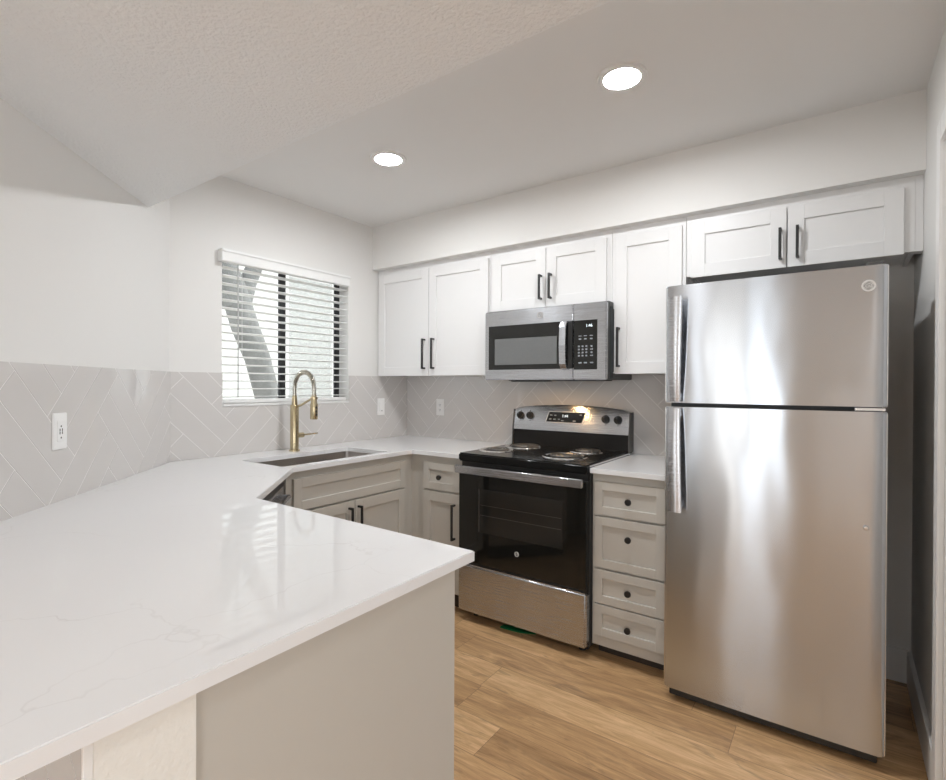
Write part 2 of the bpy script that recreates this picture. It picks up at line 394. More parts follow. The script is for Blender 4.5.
# right wall with the doorway y -1.65..-0.83
XR = 3.01
bm = BM()
box(bm, XR, XR + 0.12, -0.873, 0.0, 0, H); box(bm, XR, XR + 0.12, -1.65, -0.873, 2.065, H); box(bm, XR, XR + 0.12, -2.15, -1.65, 0, H)
struct('wall_right', bm, 'wall')
bm = BM(); box(bm, XR + 0.12, 6.6, -2.15, -2.03, 0, H); struct('wall_hall', bm, 'wall')
# living room walls with the glass door opening and openings added for the fill lights
bm = BM()
box(bm, XL - .12, .52, -7.12, -7.0, 0, H); box(bm, .97, 1.07, -7.12, -7.0, 0, H); box(bm, .52, .97, -7.12, -7.0, 0, .95); box(bm, .52, .97, -7.12, -7.0, 2.1, H); box(bm, 2.07, 3.65, -7.12, -7.0, 0, H); box(bm, 5.35, 6.6, -7.12, -7.0, 0, H); box(bm, 1.07, 2.07, -7.12, -7.0, 2.12, H)
box(bm, 3.65, 5.35, -7.12, -7.0, 2.1, H); box(bm, 3.65, 5.35, -7.12, -7.0, 0, 0.6)
struct('wall_front', bm, 'wall')
bm = BM()
box(bm, 6.5, 6.62, -7.0, -5.65, 0, H); box(bm, 6.5, 6.62, -2.95, -2.03, 0, H); box(bm, 6.5, 6.62, -5.65, -2.95, 0, 0.25); box(bm, 6.5, 6.62, -5.65, -2.95, 2.25, H)
struct('wall_east', bm, 'wall')
bm = BM()
for x0, x1 in ((1.071, 1.10), (1.44, 1.53), (2.04, 2.069)): box(bm, x0, x1, -7.07, -7.01, 0.02, 2.119)
box(bm, 1.10, 2.04, -7.07, -7.01, 0.02, 0.06); box(bm, 1.10, 2.04, -7.07, -7.01, 2.08, 2.119)
struct('window_2', bm, 'frame')
# low ceiling over the peninsula and soffit over the wall cabinets
bm = BM(); prism(bm, [(0.16, -1.905), (XR, -1.905), (XR, -3.30), (XL + .001, -3.30), (XL + .001, YL - .001), (TD * S2, YL - .001)], 2.117, H - .001); struct('ceiling_low', bm, 'texture_ceiling')
bm = BM(); box(bm, 0.0, XR, -0.366, 0.0, 2.134, H); struct('soffit', bm, 'wall')

# half wall that closes the peninsula, its tile and the baseboards
bm = BM(); prism(bm, [(0.86, -2.602), (2.028, -2.602), (2.028, -2.722), (0.98, -2.722)], 0, 0.888); struct('wall_peninsula', bm, 'pony')
bm = BM(); box(bm, 2.875, XR, -0.016, 0.0, 0, 0.145, 0.003); struct('baseboard_back', bm, 'trimwhite')
bm = BM(); box(bm, XR - 0.016, XR, -0.782, -0.016, 0, 0.145, 0.003); struct('baseboard_right', bm, 'trimwhite')
bm = BM()
for y0, y1, z0, z1 in ((-0.860, -0.782, 0, 2.127), (-1.743, -1.665, 0, 2.127), (-1.665, -0.860, 2.05, 2.127)):
    box(bm, XR - 0.018, XR, y0, y1, z0, z1, 0.004)
struct('trim_1', bm, 'trimwhite')
bm = BM()
box(bm, XR - .002, XR + 0.122, -0.891, -0.8731, 0, 2.05); box(bm, XR - .002, XR + 0.122, -1.6499, -1.632, 0, 2.05); box(bm, XR - .002, XR + 0.122, -1.632, -0.891, 2.032, 2.05)
struct('trim_2', bm, 'trimwhite')
dr = BM(); box(dr, XR + 0.075, XR + 0.11, -1.63, -0.893, 0.01, 2.03)
for z0, z1 in ((0.2, 0.95), (1.1, 1.9)): box(dr, XR + 0.069, XR + 0.076, -1.5, -0.98, z0, z1, 0.003)
struct('door_1', dr, 'trimwhite')

# ------------------------------------------------------------------ herringbone tile
TW = 0.1035
def clip(poly, n, c):
    out = []
    for i, p in enumerate(poly):
        q = poly[(i + 1) % len(poly)]; dp = p[0] * n[0] + p[1] * n[1] - c; dq = q[0] * n[0] + q[1] * n[1] - c
        if dp <= 0: out.append(p)
        if (dp < 0 < dq) or (dq < 0 < dp):
            t = dp / (dp - dq); out.append((p[0] + (q[0] - p[0]) * t, p[1] + (q[1] - p[1]) * t))
    return out
def tiles(bm, regions, pa, qa, mtx):
    """pairs of long tiles laid in herringbone at 45 degrees; u along the wall, v up"""
    g = 0.0017
    rects = []
    for i in range(-60, 60):
        for j in range(-30, 30):
            ox, oy = pa + 2 * i + 4 * j, qa - 2 * i + 4 * j
            if abs(ox) > 60 or abs(oy) > 60: continue
            for k in (0, 1):
                rects.append((ox + k, ox + k + 1, oy, oy + 4)); rects.append((ox - 2, ox + 2, oy - 2 + k, oy - 1 + k))
    for a, b, c, d in rects:
        a, b, c, d = a * TW + g, b * TW - g, c * TW + g, d * TW - g
        P = [((p + q) * S2, (p - q) * S2) for p, q in ((a, c), (b, c), (b, d), (a, d))]
        if max(x for x, y in P) < min(r[0] for r in regions) or min(x for x, y in P) > max(r[1] for r in regions): continue
        for u0, u1, v0, v1 in regions:
            Q = P
            for n, cc in (((-1, 0), -u0), ((1, 0), u1), ((0, -1), -v0), ((0, 1), v1)):
                Q = clip(Q, n, cc)
                if len(Q) < 3: break
            if len(Q) < 3: continue
            area = abs(sum(Q[i][0] * Q[(i + 1) % len(Q)][1] - Q[(i + 1) % len(Q)][0] * Q[i][1] for i in range(len(Q)))) / 2
            if area < 2e-6: continue
            clean = [p for i, p in enumerate(Q) if math.hypot(p[0] - Q[i - 1][0], p[1] - Q[i - 1][1]) > 1e-5]
            if len(clean) < 3: continue
            prism(bm, clean, 0.006, 0.008, mtx)
def backsplash(name, regions, pa, qa, mtx):
    bm = BM()
    for u0, u1, v0, v1 in regions: box(bm, u0, u1, v0, v1, 0.0003, 0.0072, mtx=mtx)
    o = struct(name, bm, 'grout')
    bm = BM(); tiles(bm, regions, pa, qa, mtx); obj('glazed_tile', bm, 'tile', o)
    return o
CT = 0.914
backsplash('backsplash_back', [(0.008, 2.16, CT, 1.372)], 11.25, -5.1, face_y(0, 0))
backsplash('backsplash_left', [(YA, WY0, CT, 1.368), (WY0, WY1, CT, WZ0 - .004), (WY1, 0.0, CT, 1.368)], -4.3, -20.65, face_x(0, 0))
backsplash('backsplash_diagonal', [(0.004, TD - .004, CT, 1.368)], 10.68, -3.7, face_d(0, YA))
backsplash('backsplash_peninsula', [(1.0, 2.0225, 0.0, 0.888)], 5.3, 1.4, face_y(0, -2.7222))

bm = BM(); box(bm, 2.0225, 2.0290, -2.7325, -2.7220, 0, 0.888, .001, 1); struct('trim_3', bm, 'trimwhite')
# ------------------------------------------------------------------ window
wf = BM()
XW = -0.075
for y0, y1, z0, z1 in ((WY0, WY0 + .034, WZ0, WZ1), (WY1 - .050, WY1 - .012, WZ0, WZ1), (WY0 + .05, WY1 - .055, WZ0, WZ0 + .035), (WY0 + .05, WY1 - .055, WZ1 - .035, WZ1), (-1.070, -1.026, WZ0 + .035, WZ1 - .035)):
    box(wf, XW - .022, XW, y0, y1, z0, z1, 0.003)
win = struct('window_1', wf, 'frame')
bm = BM(); box(bm, XW - .014, XW - .010, WY0 + .05, -1.075, WZ0 + .035, WZ1 - .035); obj('pane', bm, 'pane', win)
bm = BM(); box(bm, XW - .014, XW - .010, -1.026, WY1 - .055, WZ0 + .035, WZ1 - .035); obj('pane', bm, 'pane', win)
bm = BM(); box(bm, XW - .030, XW - .029, -0.985, WY1 - .055, WZ0 + .035, WZ1 - .035); obj('insect_screen', bm, 'screen', win)
bm = BM(); box(bm, XW, 0.012, WY0 - .0, WY1 + .0, WZ0 - .003, WZ0 + .012, 0.003); obj('window_sill', bm, 'trimwhite', win)

# ------------------------------------------------------------------ outside the window
bm = BM(); box(bm, -9.0, -0.16, -6.0, 9.0, -0.2, -0.02); struct('ground', bm, 'soil')
bm = BM(); box(bm, -6.2, -6.0, 1.6, 9.0, 0, 5.0)
struct('wall_neighbour', bm, 'stucco')
t = thing('tree', 'bare grey leaning tree trunk outside the window, forking near the top', 'tree', (-2.2, 0.62, -0.02))
bm = BM()
tr = [(-2.2, .62, -.03), (-2.2, .42, .55), (-2.2, .20, 1.2), (-2.2, .09, 1.58), (-2.2, -.05, 1.9), (-2.2, -.17, 2.25), (-2.25, -.33, 2.7), (-2.3, -.6, 3.3)]
tube(bm, tr, [.19, .15, .128, .128, .135, .13, .10, .07], 14)
obj('trunk', bm, 'bark', t, smooth=True)
bm = BM(); tube(bm, [(-2.2, -.12, 2.0), (-2.18, -.03, 2.35), (-2.1, .10, 2.75), (-2.0, .3, 3.3)], [.10, .085, .07, .05], 12); obj('branch', bm, 'bark', t, smooth=True)
bm = BM(); tube(bm, [(-2.2, -.2, 2.1), (-2.26, -.42, 2.35), (-2.3, -.75, 2.7), (-2.3, -1.2, 3.1)], [.08, .07, .055, .035], 12); obj('branch', bm, 'bark', t, smooth=True)

# ------------------------------------------------------------------ blind
t = thing('window_blind', 'white horizontal slat blind hanging open in the window over the sink', 'blind', (0, (WY0 + WY1) / 2, 1.2))
BY0, BY1 = WY0 + .004, WY1 - .014
bm = BM()
box(bm, -0.004, 0.042, -1.497, -0.612, 1.975, 2.036, 0.003); box(bm, -0.002, 0.049, -1.500, -0.609, 2.022, 2.040, 0.004); box(bm, -0.002, 0.046, -1.498, -0.611, 1.972, 1.984, 0.003)
obj('valance', bm, 'blind', t)
bm = BM(); nsl = 17
for k in range(nsl):
    z = 1.235 + k * 0.0447
    box(bm, -0.048, 0.000, BY0, BY1, z - .0018, z + .0018, mtx=Matrix.Translation((-.024, 0, z)) @ Matrix.Rotation(math.radians(-5), 4, 'Y') @ Matrix.Translation((.024, 0, -z)))
obj('slat_panel', bm, 'blind', t)
bm = BM(); box(bm, -0.05, 0.002, BY0, BY1, 1.199, 1.222, 0.005); obj('bottom_rail', bm, 'blind', t)
bm = BM(); tube(bm, [(0.008, -1.388, 1.975), (0.010, -1.387, 1.6), (0.008, -1.386, 1.235)], 0.0034, 8); obj('tilt_wand', bm, 'wand', t, smooth=True)
for y in (-1.36, -0.74):
    bm = BM(); tube(bm, [(0.002, y, 1.975), (0.002, y, 1.21)], 0.0009, 6); obj('ladder_cord', bm, 'blind', t)

# ------------------------------------------------------------------ ceiling downlights
def downlight(x, y, label):
    t = thing('downlight', label, 'ceiling light', (x, y, H), 0, 'recessed kitchen downlights')
    bm = BM(); lathe(bm, [(0.0655, -0.001), (0.066, -0.008), (0.069, -0.0088), (0.087, -0.0065), (0.090, 0.0)], 48, Matrix.Translation((x, y, H)), close=False); obj('trim_ring', bm, 'trimwhite', t, smooth=True)
    bm = BM(); lathe(bm, [(0.0653, -0.0035), (0.060, -0.0038), (0.0, -0.0040)], 48, Matrix.Translation((x, y, H)), close=False); obj('lens', bm, 'lamp', t)
downlight(0.902, -1.112, 'lit round downlight nearer the sink window')
downlight(2.09, -1.103, 'lit round downlight above the fridge side of the aisle')

# ------------------------------------------------------------------ worktops
CZ0 = 0.890
bm = BM()
poly = [(0.0085, -0.0085), (1.012, -0.0085), (1.012, -0.648), (0.648, -0.648), (0.648, -1.480), (1.113, -1.952), (2.047, -1.966), (2.047, -3.02), (1.28, -3.02), (0.0085 + .0, YA + .004)]
sx0, sx1, sy0, sy1 = 0.235, 0.597, -1.500, -0.798
def holed_slab(bm, poly, hole, z0, z1):
    tmp = BM()
    ov = [tmp.verts.new((x, y, z1)) for x, y in poly]; hv = [tmp.verts.new((x, y, z1)) for x, y in hole]
    oe = [tmp.edges.new((ov[i], ov[(i + 1) % len(ov)])) for i in range(len(ov))]; he = [tmp.edges.new((hv[i], hv[(i + 1) % len(hv)])) for i in range(len(hv))]
    bmesh.ops.triangle_fill(tmp, use_beauty=True, edges=oe + he)
    r = bmesh.ops.extrude_face_region(tmp, geom=tmp.faces[:])
    for v in [g for g in r['geom'] if isinstance(g, bmesh.types.BMVert)]: v.co.z = z0
    me = bpy.data.meshes.new('tmp'); bmesh.ops.recalc_face_normals(tmp, faces=tmp.faces[:]); tmp.to_mesh(me); tmp.free(); bm.from_mesh(me); bpy.data.meshes.remove(me)
hole = []
for cx, cy, a0 in ((sx1 - .02, sy1 - .02, 0), (sx0 + .02, sy1 - .02, 90), (sx0 + .02, sy0 + .02, 180), (sx1 - .02, sy0 + .02, 270)):
    for k in range(5):
        a = math.radians(a0 + k * 22.5); hole.append((cx + .02 * math.cos(a), cy + .02 * math.sin(a)))
holed_slab(bm, poly, hole, CZ0, CT)
bmesh.ops.dissolve_limit(bm, angle_limit=0.01, verts=bm.verts[:], edges=bm.edges[:])
be = [e for e in bm.edges if abs(e.verts[0].co.z - CT) < 1e-5 and abs(e.verts[1].co.z - CT) < 1e-5 and len(e.link_faces) == 2 and e.calc_face_angle(0) > 1.0]
bmesh.ops.bevel(bm, geom=be, offset=0.0022, segments=2, affect='EDGES')
ct = obj('countertop', bm, 'quartz'); tag(ct, 'white veined quartz countertop running from the stove past the sink onto the peninsula', 'countertop')
bm = BM(); box(bm, 1.7825, 2.1500, -0.648, -0.0085, CZ0, CT, 0.0022)
tag(obj('countertop', bm, 'quartz'), 'short white quartz countertop between the stove and the fridge', 'countertop')

# ------------------------------------------------------------------ cabinet parts
def shaker(bm, mtx, u0, u1, v0, v1, fw=0.057, th=0.019, rec=0.009):
    b = 0.0012
    box(bm, u0, u0 + fw, v0, v1, 0, th, b, 1, mtx); box(bm, u1 - fw, u1, v0, v1, 0, th, b, 1, mtx)
    box(bm, u0 + fw - .0005, u1 - fw + .0005, v0, v0 + fw, 0, th, b, 1, mtx); box(bm, u0 + fw - .0005, u1 - fw + .0005, v1 - fw, v1, 0, th, b, 1, mtx)
    box(bm, u0 + fw - .004, u1 - fw + .004, v0 + fw - .004, v1 - fw + .004, 0.001, th - rec, 0, 1, mtx)
def pull(parent, mtx, u, v0, v1, out=0.030):
    bm = BM(); s = 0.0055
    box(bm, u - s, u + s, v0, v1, out - s, out + s, 0.001, 1, mtx)
    for v in (v0 + .006, v1 - .006): box(bm, u - s, u + s, v - s, v + s, 0.0, out, 0.0008, 1, mtx)
    return obj('handle', bm, 'black', parent)
def knob(parent, mtx, u, v):
    bm = BM(); lathe(bm, [(0.006, 0), (0.006, 0.012), (0.0145, 0.017), (0.0155, 0.022), (0.0135, 0.027), (0.0, 0.028)], 24, mtx @ Matrix.Translation((u, v, 0))); return obj('knob', bm, 'black', parent, smooth=True)
def front(kind, t, mtx, u0, u1, v0, v1, material, fw=0.057):
    bm = BM(); shaker(bm, mtx, u0, u1, v0, v1, fw); return obj(kind, bm, material, t)
def out(mtx, w): return mtx @ Matrix.Translation((0, 0, w))

# wall cabinets: box 0..-0.308, face frame to -0.311, doors to -0.330
YF = -0.311
def wall_cabinet(label, x0, x1, z0, doors, handles, zt=2.1335, zd=(None, None)):
    t = thing('wall_cabinet', label, 'cabinet', ((x0 + x1) / 2, -0.15, z0), 0, 'white upper cabinets under the soffit')
    bm = BM()
    p = 0.016
    box(bm, x0, x0 + p, -0.291, -0.0005 - (0.008 if z0 < 1.5 else 0), z0, zt); box(bm, x1 - p, x1, -0.291, -0.0005 - (0.008 if z0 < 1.5 else 0), z0, zt)
    box(bm, x0 + p, x1 - p, -0.291, -0.009, z0 + 0.010, z0 + 0.010 + p); box(bm, x0 + p, x1 - p, -0.291, -0.009, zt - p, zt); box(bm, x0 + p, x1 - p, -0.016, -0.009, z0 + .03, zt - p)
    obj('carcass', bm, 'upper', t)
    bm = BM(); d0 = doors[0][0]; d1 = doors[-1][1]
    box(bm, x0 + .0003, d0 + .02, YF, -0.291, z0, zt, .0008, 1); box(bm, d1 - .02, x1 - .0003, YF, -0.291, z0, zt, .0008, 1)
    box(bm, d0 + .02, d1 - .02, YF, -0.291, z0, z0 + .035); box(bm, d0 + .02, d1 - .02, YF, -0.291, zd[1] - .02, zt)
    obj('face_frame', bm, 'upper', t)
    for (a, b), hs in zip(doors, handles):
        d = front('door', t, face_y(0, YF), a, b, zd[0], zd[1], 'upper', 0.062)
        pull(d, face_y(0, YF - .019), hs[0], hs[1], hs[2])
    return t
wall_cabinet('white double-door upper cabinet in the corner beside the sink window', 0.002, 0.986, 1.372, [(.024, .4985), (.5025, .979)], [(.468, 1.413, 1.617), (.548, 1.413, 1.617)], zd=(1.368, 2.090))
wall_cabinet('short white double-door cabinet directly above the microwave', 0.987, 1.762, 1.750, [(1.012, 1.376), (1.380, 1.735)], [(1.350, 1.797, 1.940), (1.412, 1.797, 1.940)], zd=(1.754, 2.094))
wall_cabinet('tall narrow white single-door cabinet between microwave and fridge', 1.763, 2.134, 1.372, [(1.785, 2.118)], [(1.808, 1.403, 1.610)], zd=(1.368, 2.090))
t = wall_cabinet('short white double-door cabinet above the fridge', 2.135, 2.985, 1.838, [(2.160, 2.554), (2.558, 2.950)], [(2.532, 1.861, 1.998), (2.596, 1.861, 1.998)], zd=(1.828, 2.092))
bm = BM(); box(bm, 2.985, XR - .001, YF + .002, -0.25, 1.838, 2.1335); obj('filler_strip', bm, 'upper', t)

# base cabinets
def carcass(t, x0, x1, y0, y1, z0=0.10, z1=CZ0 - .001, open_top=True, toe=None):
    bm = BM(); p = 0.017
    box(bm, x0, x0 + p, y0, y1, z0, z1); box(bm, x1 - p, x1, y0, y1, z0, z1)
    box(bm, x0 + p, x1 - p, y0, y0 + p, z0, z1); box(bm, x0 + p, x1 - p, y1 - p, y1, z0, z1)
    box(bm, x0 + p, x1 - p, y0 + p, y1 - p, z0, z0 + p)
    obj('carcass', bm, 'lower', t)
# drawer stack right of the stove
t = thing('drawer_cabinet', 'greige base cabinet with four knobbed drawers between stove and fridge', 'cabinet', (1.96, -0.3, 0))
carcass(t, 1.7865, 2.145, -0.596, -0.012)
bm = BM(); Y0, Y1 = -0.615, -0.596
box(bm, 1.7865, 1.812, Y0, Y1, .068, CZ0 - .001); box(bm, 2.118, 2.145, Y0, Y1, .068, CZ0 - .001); box(bm, 1.812, 2.118, Y0, Y1, .838, CZ0 - .001)
for z in (.255, .425, .675): box(bm, 1.812, 2.118, Y0, Y1, z, z + .02)
box(bm, 1.812, 2.118, Y0, Y1, .068, .125)
obj('face_frame', bm, 'lower', t)
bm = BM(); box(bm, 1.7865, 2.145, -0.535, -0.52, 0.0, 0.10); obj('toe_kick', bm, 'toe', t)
for z0, z1, zk in ((.696, .853, .775), (.446, .686, .603), (.276, .436, .358), (.122, .270, .190)):
    d = front('drawer', t, face_y(0, Y0), 1.801, 2.128, z0, z1, 'lower', 0.040)
    knob(d, face_y(0, Y0 - .019), 1.969, zk)
# narrow cabinet left of the stove, with the corner filler
t = thing('base_cabinet', 'narrow greige base cabinet with one drawer over one door, between corner and stove', 'cabinet', (0.82, -0.3, 0))
carcass(t, 0.66, 1.011, -0.596, -0.012)
bm = BM()
box(bm, .6152, .738, Y0, Y1, .10, CZ0 - .001); box(bm, .985, 1.011, Y0, Y1, .10, CZ0 - .001); box(bm, .738, .985, Y0, Y1, .838, CZ0 - .001); box(bm, .738, .985, Y0, Y1, .66, .70); box(bm, .738, .985, Y0, Y1, .10, .13)
obj('face_frame', bm, 'lower', t)
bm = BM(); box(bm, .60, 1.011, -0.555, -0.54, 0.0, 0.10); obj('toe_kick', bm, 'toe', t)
d = front('drawer', t, face_y(0, Y0), .722, .994, .690, .851, 'lower', 0.045); knob(d, face_y(0, Y0 - .019), .858, .768)
d = front('door', t, face_y(0, Y0), .722, .994, .112, .680, 'lower', 0.057); pull(d, face_y(0, Y0 - .019), .963, .421, .625)
# sink base facing +x
t = thing('sink_cabinet', 'greige double-door sink base cabinet with false drawer front below the window', 'cabinet', (0.3, -1.07, 0))
carcass(t, 0.012, 0.596, -1.497, -0.66)
bm = BM(); X0, X1 = 0.596, 0.615
box(bm, X0, X1, -1.497, -1.440, .10, CZ0 - .001); box(bm, X0, X1, -.715, -.6154, .10, CZ0 - .001); box(bm, X0, X1, -1.44, -.715, .838, CZ0 - .001); box(bm, X0, X1, -1.44, -.715, .67, .71); box(bm, X0, X1, -1.44, -.715, .10, .13)
obj('face_frame', bm, 'lower', t)
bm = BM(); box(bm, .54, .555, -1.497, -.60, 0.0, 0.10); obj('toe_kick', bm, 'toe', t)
front('false_drawer_front', t, face_x(X1, 0), -1.464, -.690, .696, .852, 'lower', 0.045)
for a, b, u in ((-1.464, -1.086, -1.127), (-1.082, -.690, -1.063)):
    d = front('door', t, face_x(X1, 0), a, b, .112, .686, 'lower', 0.057); pull(d, face_x(X1 + .019, 0), u, .455, .655)
# peninsula cabinet
t = thing('peninsula_cabinet', 'greige peninsula base cabinet with a plain end panel toward the aisle', 'cabinet', (1.75, -2.3, 0))
carcass(t, 1.47, 2.0, -2.598, -2.028)
bm = BM(); box(bm, 2.0, 2.02, -2.600, -2.006, 0.0, CZ0 - .001, 0.0012, 1); obj('end_panel', bm, 'lower', t)
bm = BM(); box(bm, 1.47, 2.0, -2.028, -2.008, .10, CZ0 - .001); obj('face_frame', bm, 'lower', t)
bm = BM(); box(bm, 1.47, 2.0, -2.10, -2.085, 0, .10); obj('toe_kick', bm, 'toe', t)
d = front('drawer', t, face_yp(0, -2.008), -1.985, -1.50, .696, .852, 'lower', .045); knob(d, face_yp(0, -1.989), -1.742, .772)
for a, b, u in ((-1.985, -1.745, -1.775), (-1.741, -1.50, -1.711)):
    d = front('door', t, face_yp(0, -2.008), a, b, .112, .686, 'lower', .057); pull(d, face_yp(0, -1.989), u, .455, .655)

# ------------------------------------------------------------------ dishwasher on the diagonal
mid = Vector(((0.648 + 1.113) / 2, (-1.480 - 1.952) / 2, 0)) - Vector((S2, S2, 0)) * 0.045
t = thing('dishwasher', 'stainless dishwasher set on the diagonal under the counter bend', 'dishwasher', (mid.x, mid.y, 0), math.radians(135))
# local: -y is the front
bm = BM(); box(bm, -.295, .295, 0.02, .50, 0.10, 0.872, .003); obj('tub', bm, 'darkcase', t, world=False)
bm = BM(); box(bm, -.297, .297, -0.012, 0.019, 0.115, 0.870, .004); dd = obj('door', bm, 'steel', t, world=False)
bm = BM(); box(bm, -.297, .297, -0.0145, -0.0122, 0.835, 0.8695, .001); obj('control_strip', bm, 'plastic', dd, world=False)
bm = BM(); box(bm, -.255, .255, -.058, -.040, .775, .800, .005, 2); 
for x in (-.25, .25): box(bm, x - .014, x + .014, -.052, -.012, .772, .802, .004)
obj('handle', bm, 'steel', dd, world=False)
bm = BM(); box(bm, -.293, .293, 0.06, .075, 0.0, 0.099); obj('toe_kick', bm, 'plastic', t, world=False)

# ------------------------------------------------------------------ sink and faucet
t = thing('sink', 'undermount stainless sink basin in the counter below the window', 'sink', ((sx0 + sx1) / 2, (sy0 + sy1) / 2, 0.70))
bm = BM()
def rrect(x0, x1, y0, y1, r, z, n=5):
    P = []
    for cx, cy, a0 in ((x1 - r, y1 - r, 0), (x0 + r, y1 - r, 90), (x0 + r, y0 + r, 180), (x1 - r, y0 + r, 270)):
        for k in range(n):
            a = math.radians(a0 + k * 90 / (n - 1)); P.append((cx + r * math.cos(a), cy + r * math.sin(a), z))
    return P
rings = [rrect(sx0 - .014, sx1 - .0 + .012, sy0 - .014, sy1 + .014, .03, .8885), rrect(sx0 - .003, sx1 + .003, sy0 - .003, sy1 + .003, .022, .8885), rrect(sx0 + .004, sx1 - .004, sy0 + .004, sy1 - .004, .02, .72), rrect(sx0 + .012, sx1 - .012, sy0 + .012, sy1 - .012, .02, .705), rrect(sx0 + .15, sx1 - .15, sy0 + .3, sy1 - .3, .02, .700)]
vr = [[bm.verts.new(p) for p in r] for r in rings]
for a, b in zip(vr, vr[1:]):
    for k in range(len(a)): bm.faces.new((a[k], b[k], b[(k + 1) % len(a)], a[(k + 1) % len(a)]))
bm.faces.new(vr[-1])
obj('basin', bm, 'sinksteel', t, smooth=True)
bm = BM(); lathe(bm, [(0.045, 0.0), (0.043, 0.003), (0.030, 0.002), (0.0, -0.001)], 28, Matrix.Translation(((sx0 + sx1) / 2, (sy0 + sy1) / 2, .7012)), close=False); obj('drain', bm, 'chrome', t, smooth=True)

FXX, FY = 0.139, -1.113
t = thing('faucet', 'tall brass pull-down faucet with a coiled spring neck standing behind the sink', 'faucet', (FXX, FY, CT))
bm = BM(); lathe(bm, [(0.031, 0.0), (0.031, 0.008), (0.0245, 0.011), (0.0245, 0.268), (0.022, 0.272), (0.0, .272)], 32, Matrix.Translation((FXX, FY, CT))); obj('body', bm, 'brass', t, smooth=True)
bm = BM(); lathe(bm, [(0.017, 0.0), (0.0155, 0.03), (0.0125, 0.055), (0.0, .055)], 28, Matrix.Translation((FXX, FY, CT + .272))); obj('collar', bm, 'brass', t, smooth=True)
# spring arch over the sink
R = 0.0905; zc = 1.285
arc = [(FXX, FY, CT + .325)] + [(FXX + R - R * math.cos(a), FY, zc + R * 1.02 * math.sin(a)) for a in [math.radians(k * 180 / 22) for k in range(23)]] + [(FXX + 2 * R, FY, 1.235)]
arc = [Vector(p) for p in arc]
bm = BM(); tube(bm, arc, 0.0085, 12); hose = obj('neck', bm, 'spring', t, smooth=True)
# helix
bm = BM(); L = [0]
for a, b in zip(arc, arc[1:]): L.append(L[-1] + (b - a).length)
turns = 62; N = turns * 10; hp = []
for i in range(N + 1):
    s = L[-1] * i / N; k = 0
    while k < len(L) - 2 and L[k + 1] < s: k += 1
    f = (s - L[k]) / max(1e-9, L[k + 1] - L[k]); p = arc[k].lerp(arc[k + 1], f)
    tt = (arc[min(k + 1, len(arc) - 1)] - arc[k]).normalized(); side = Vector((0, 1, 0)); upv = tt.cross(side)
    a = 2 * PI * turns * i / N; hp.append(p + (side * math.cos(a) + upv * math.sin(a)) * 0.0118)
tube(bm, hp, 0.0019, 5); obj('spring_coil', bm, 'spring', t, smooth=True)
hx = FXX + 2 * R
bm = BM(); lathe(bm, [(0.0185, 0.0), (0.021, 0.004), (0.021, 0.085), (0.017, 0.095), (0.016, 0.125), (0.010, .145), (0.0, .145)], 28, Matrix.Translation((hx, FY, 1.108))); sh = obj('spray_head', bm, 'brass', t, smooth=True)
bm = BM()
for z in (1.135, 1.155, 1.175): lathe(bm, [(0.006, 0), (0.006, 0.004), (0.0, .005)], 12, face_x(hx + .0195, FY, z))
obj('spray_button', bm, 'plastic', sh)
bm = BM(); tube(bm, [(FXX + .015, FY, 1.176), (FXX + .06, FY, 1.184), (FXX + .11, FY, 1.205), (hx - .012, FY, 1.228)], 0.006, 10); lathe(bm, [(0.0205, 0), (0.0205, .012)], 24, Matrix.Translation((hx, FY, 1.222))); obj('dock_arm', bm, 'brass', t, smooth=True)
bm = BM(); cyl(bm, (FXX, FY + .02, 1.005), (FXX, FY + .062, 1.005), 0.0155, 20, bev=.002); cyl(bm, (FXX, FY + .06, 1.005), (FXX + .012, FY + .155, 1.009), 0.0055, 12, 0.004); obj('lever_handle', bm, 'brass', t, smooth=True)

# ------------------------------------------------------------------ outlets and switch
def outlet(mtx, label, kind):
    loc = mtx.translation
    t = thing('outlet' if kind != 'switch' else 'wall_switch', label, 'outlet' if kind != 'switch' else 'switch', loc, 0, 'white wall plates on the backsplash')
    bm = BM(); box(bm, -.037, .037, -.0605, .0605, 0, .0055, .002, 2, mtx); pl = obj('wall_plate', bm, 'outlet', t)
    bm = BM(); box(bm, -.0175, .0175, -.034, .034, .005, .0078, .001, 1, mtx); r = obj('receptacle' if kind != 'switch' else 'rocker', bm, 'outlet', t)
    def slot(name, u, v, a, b, r_=0):
        bm = BM()
        if r_: lathe(bm, [(r_, 0), (r_, .0009)], 10, mtx @ Matrix.Translation((u, v, .0076)))
        else: box(bm, u - a, u + a, v - b, v + b, .0075, .0084, mtx=mtx)
        obj(name, bm, 'slot' if kind != 'outlet' else 'print', r)
    if kind == 'switch': slot('indicator', .006, -.030, 0, 0, .004)
    else:
        for v in ((.004, -.006) if kind == 'gfci' else (.018, -.018)):
            for u in (-.006, .0065): slot('slot', u, v, .0019, .0043)
        for v in ((.016, -.022) if kind == 'gfci' else (.009, -.027)): slot('ground_hole', 0, v, 0, 0, .003)
    return t
outlet(face_d(0, YA) @ Matrix.Translation((0.894, 1.148, .0082)), 'white outlet plate on the diagonal tiled wall beside the peninsula', 'gfci')
outlet(face_x(0.0082, -0.291, 1.146), 'white switch plate on the tiled window wall, between window and cabinet corner', 'switch')
outlet(face_y(0.344, -0.0082, 1.142), 'white outlet plate on the tiled wall between the sink corner and the stove', 'outlet')

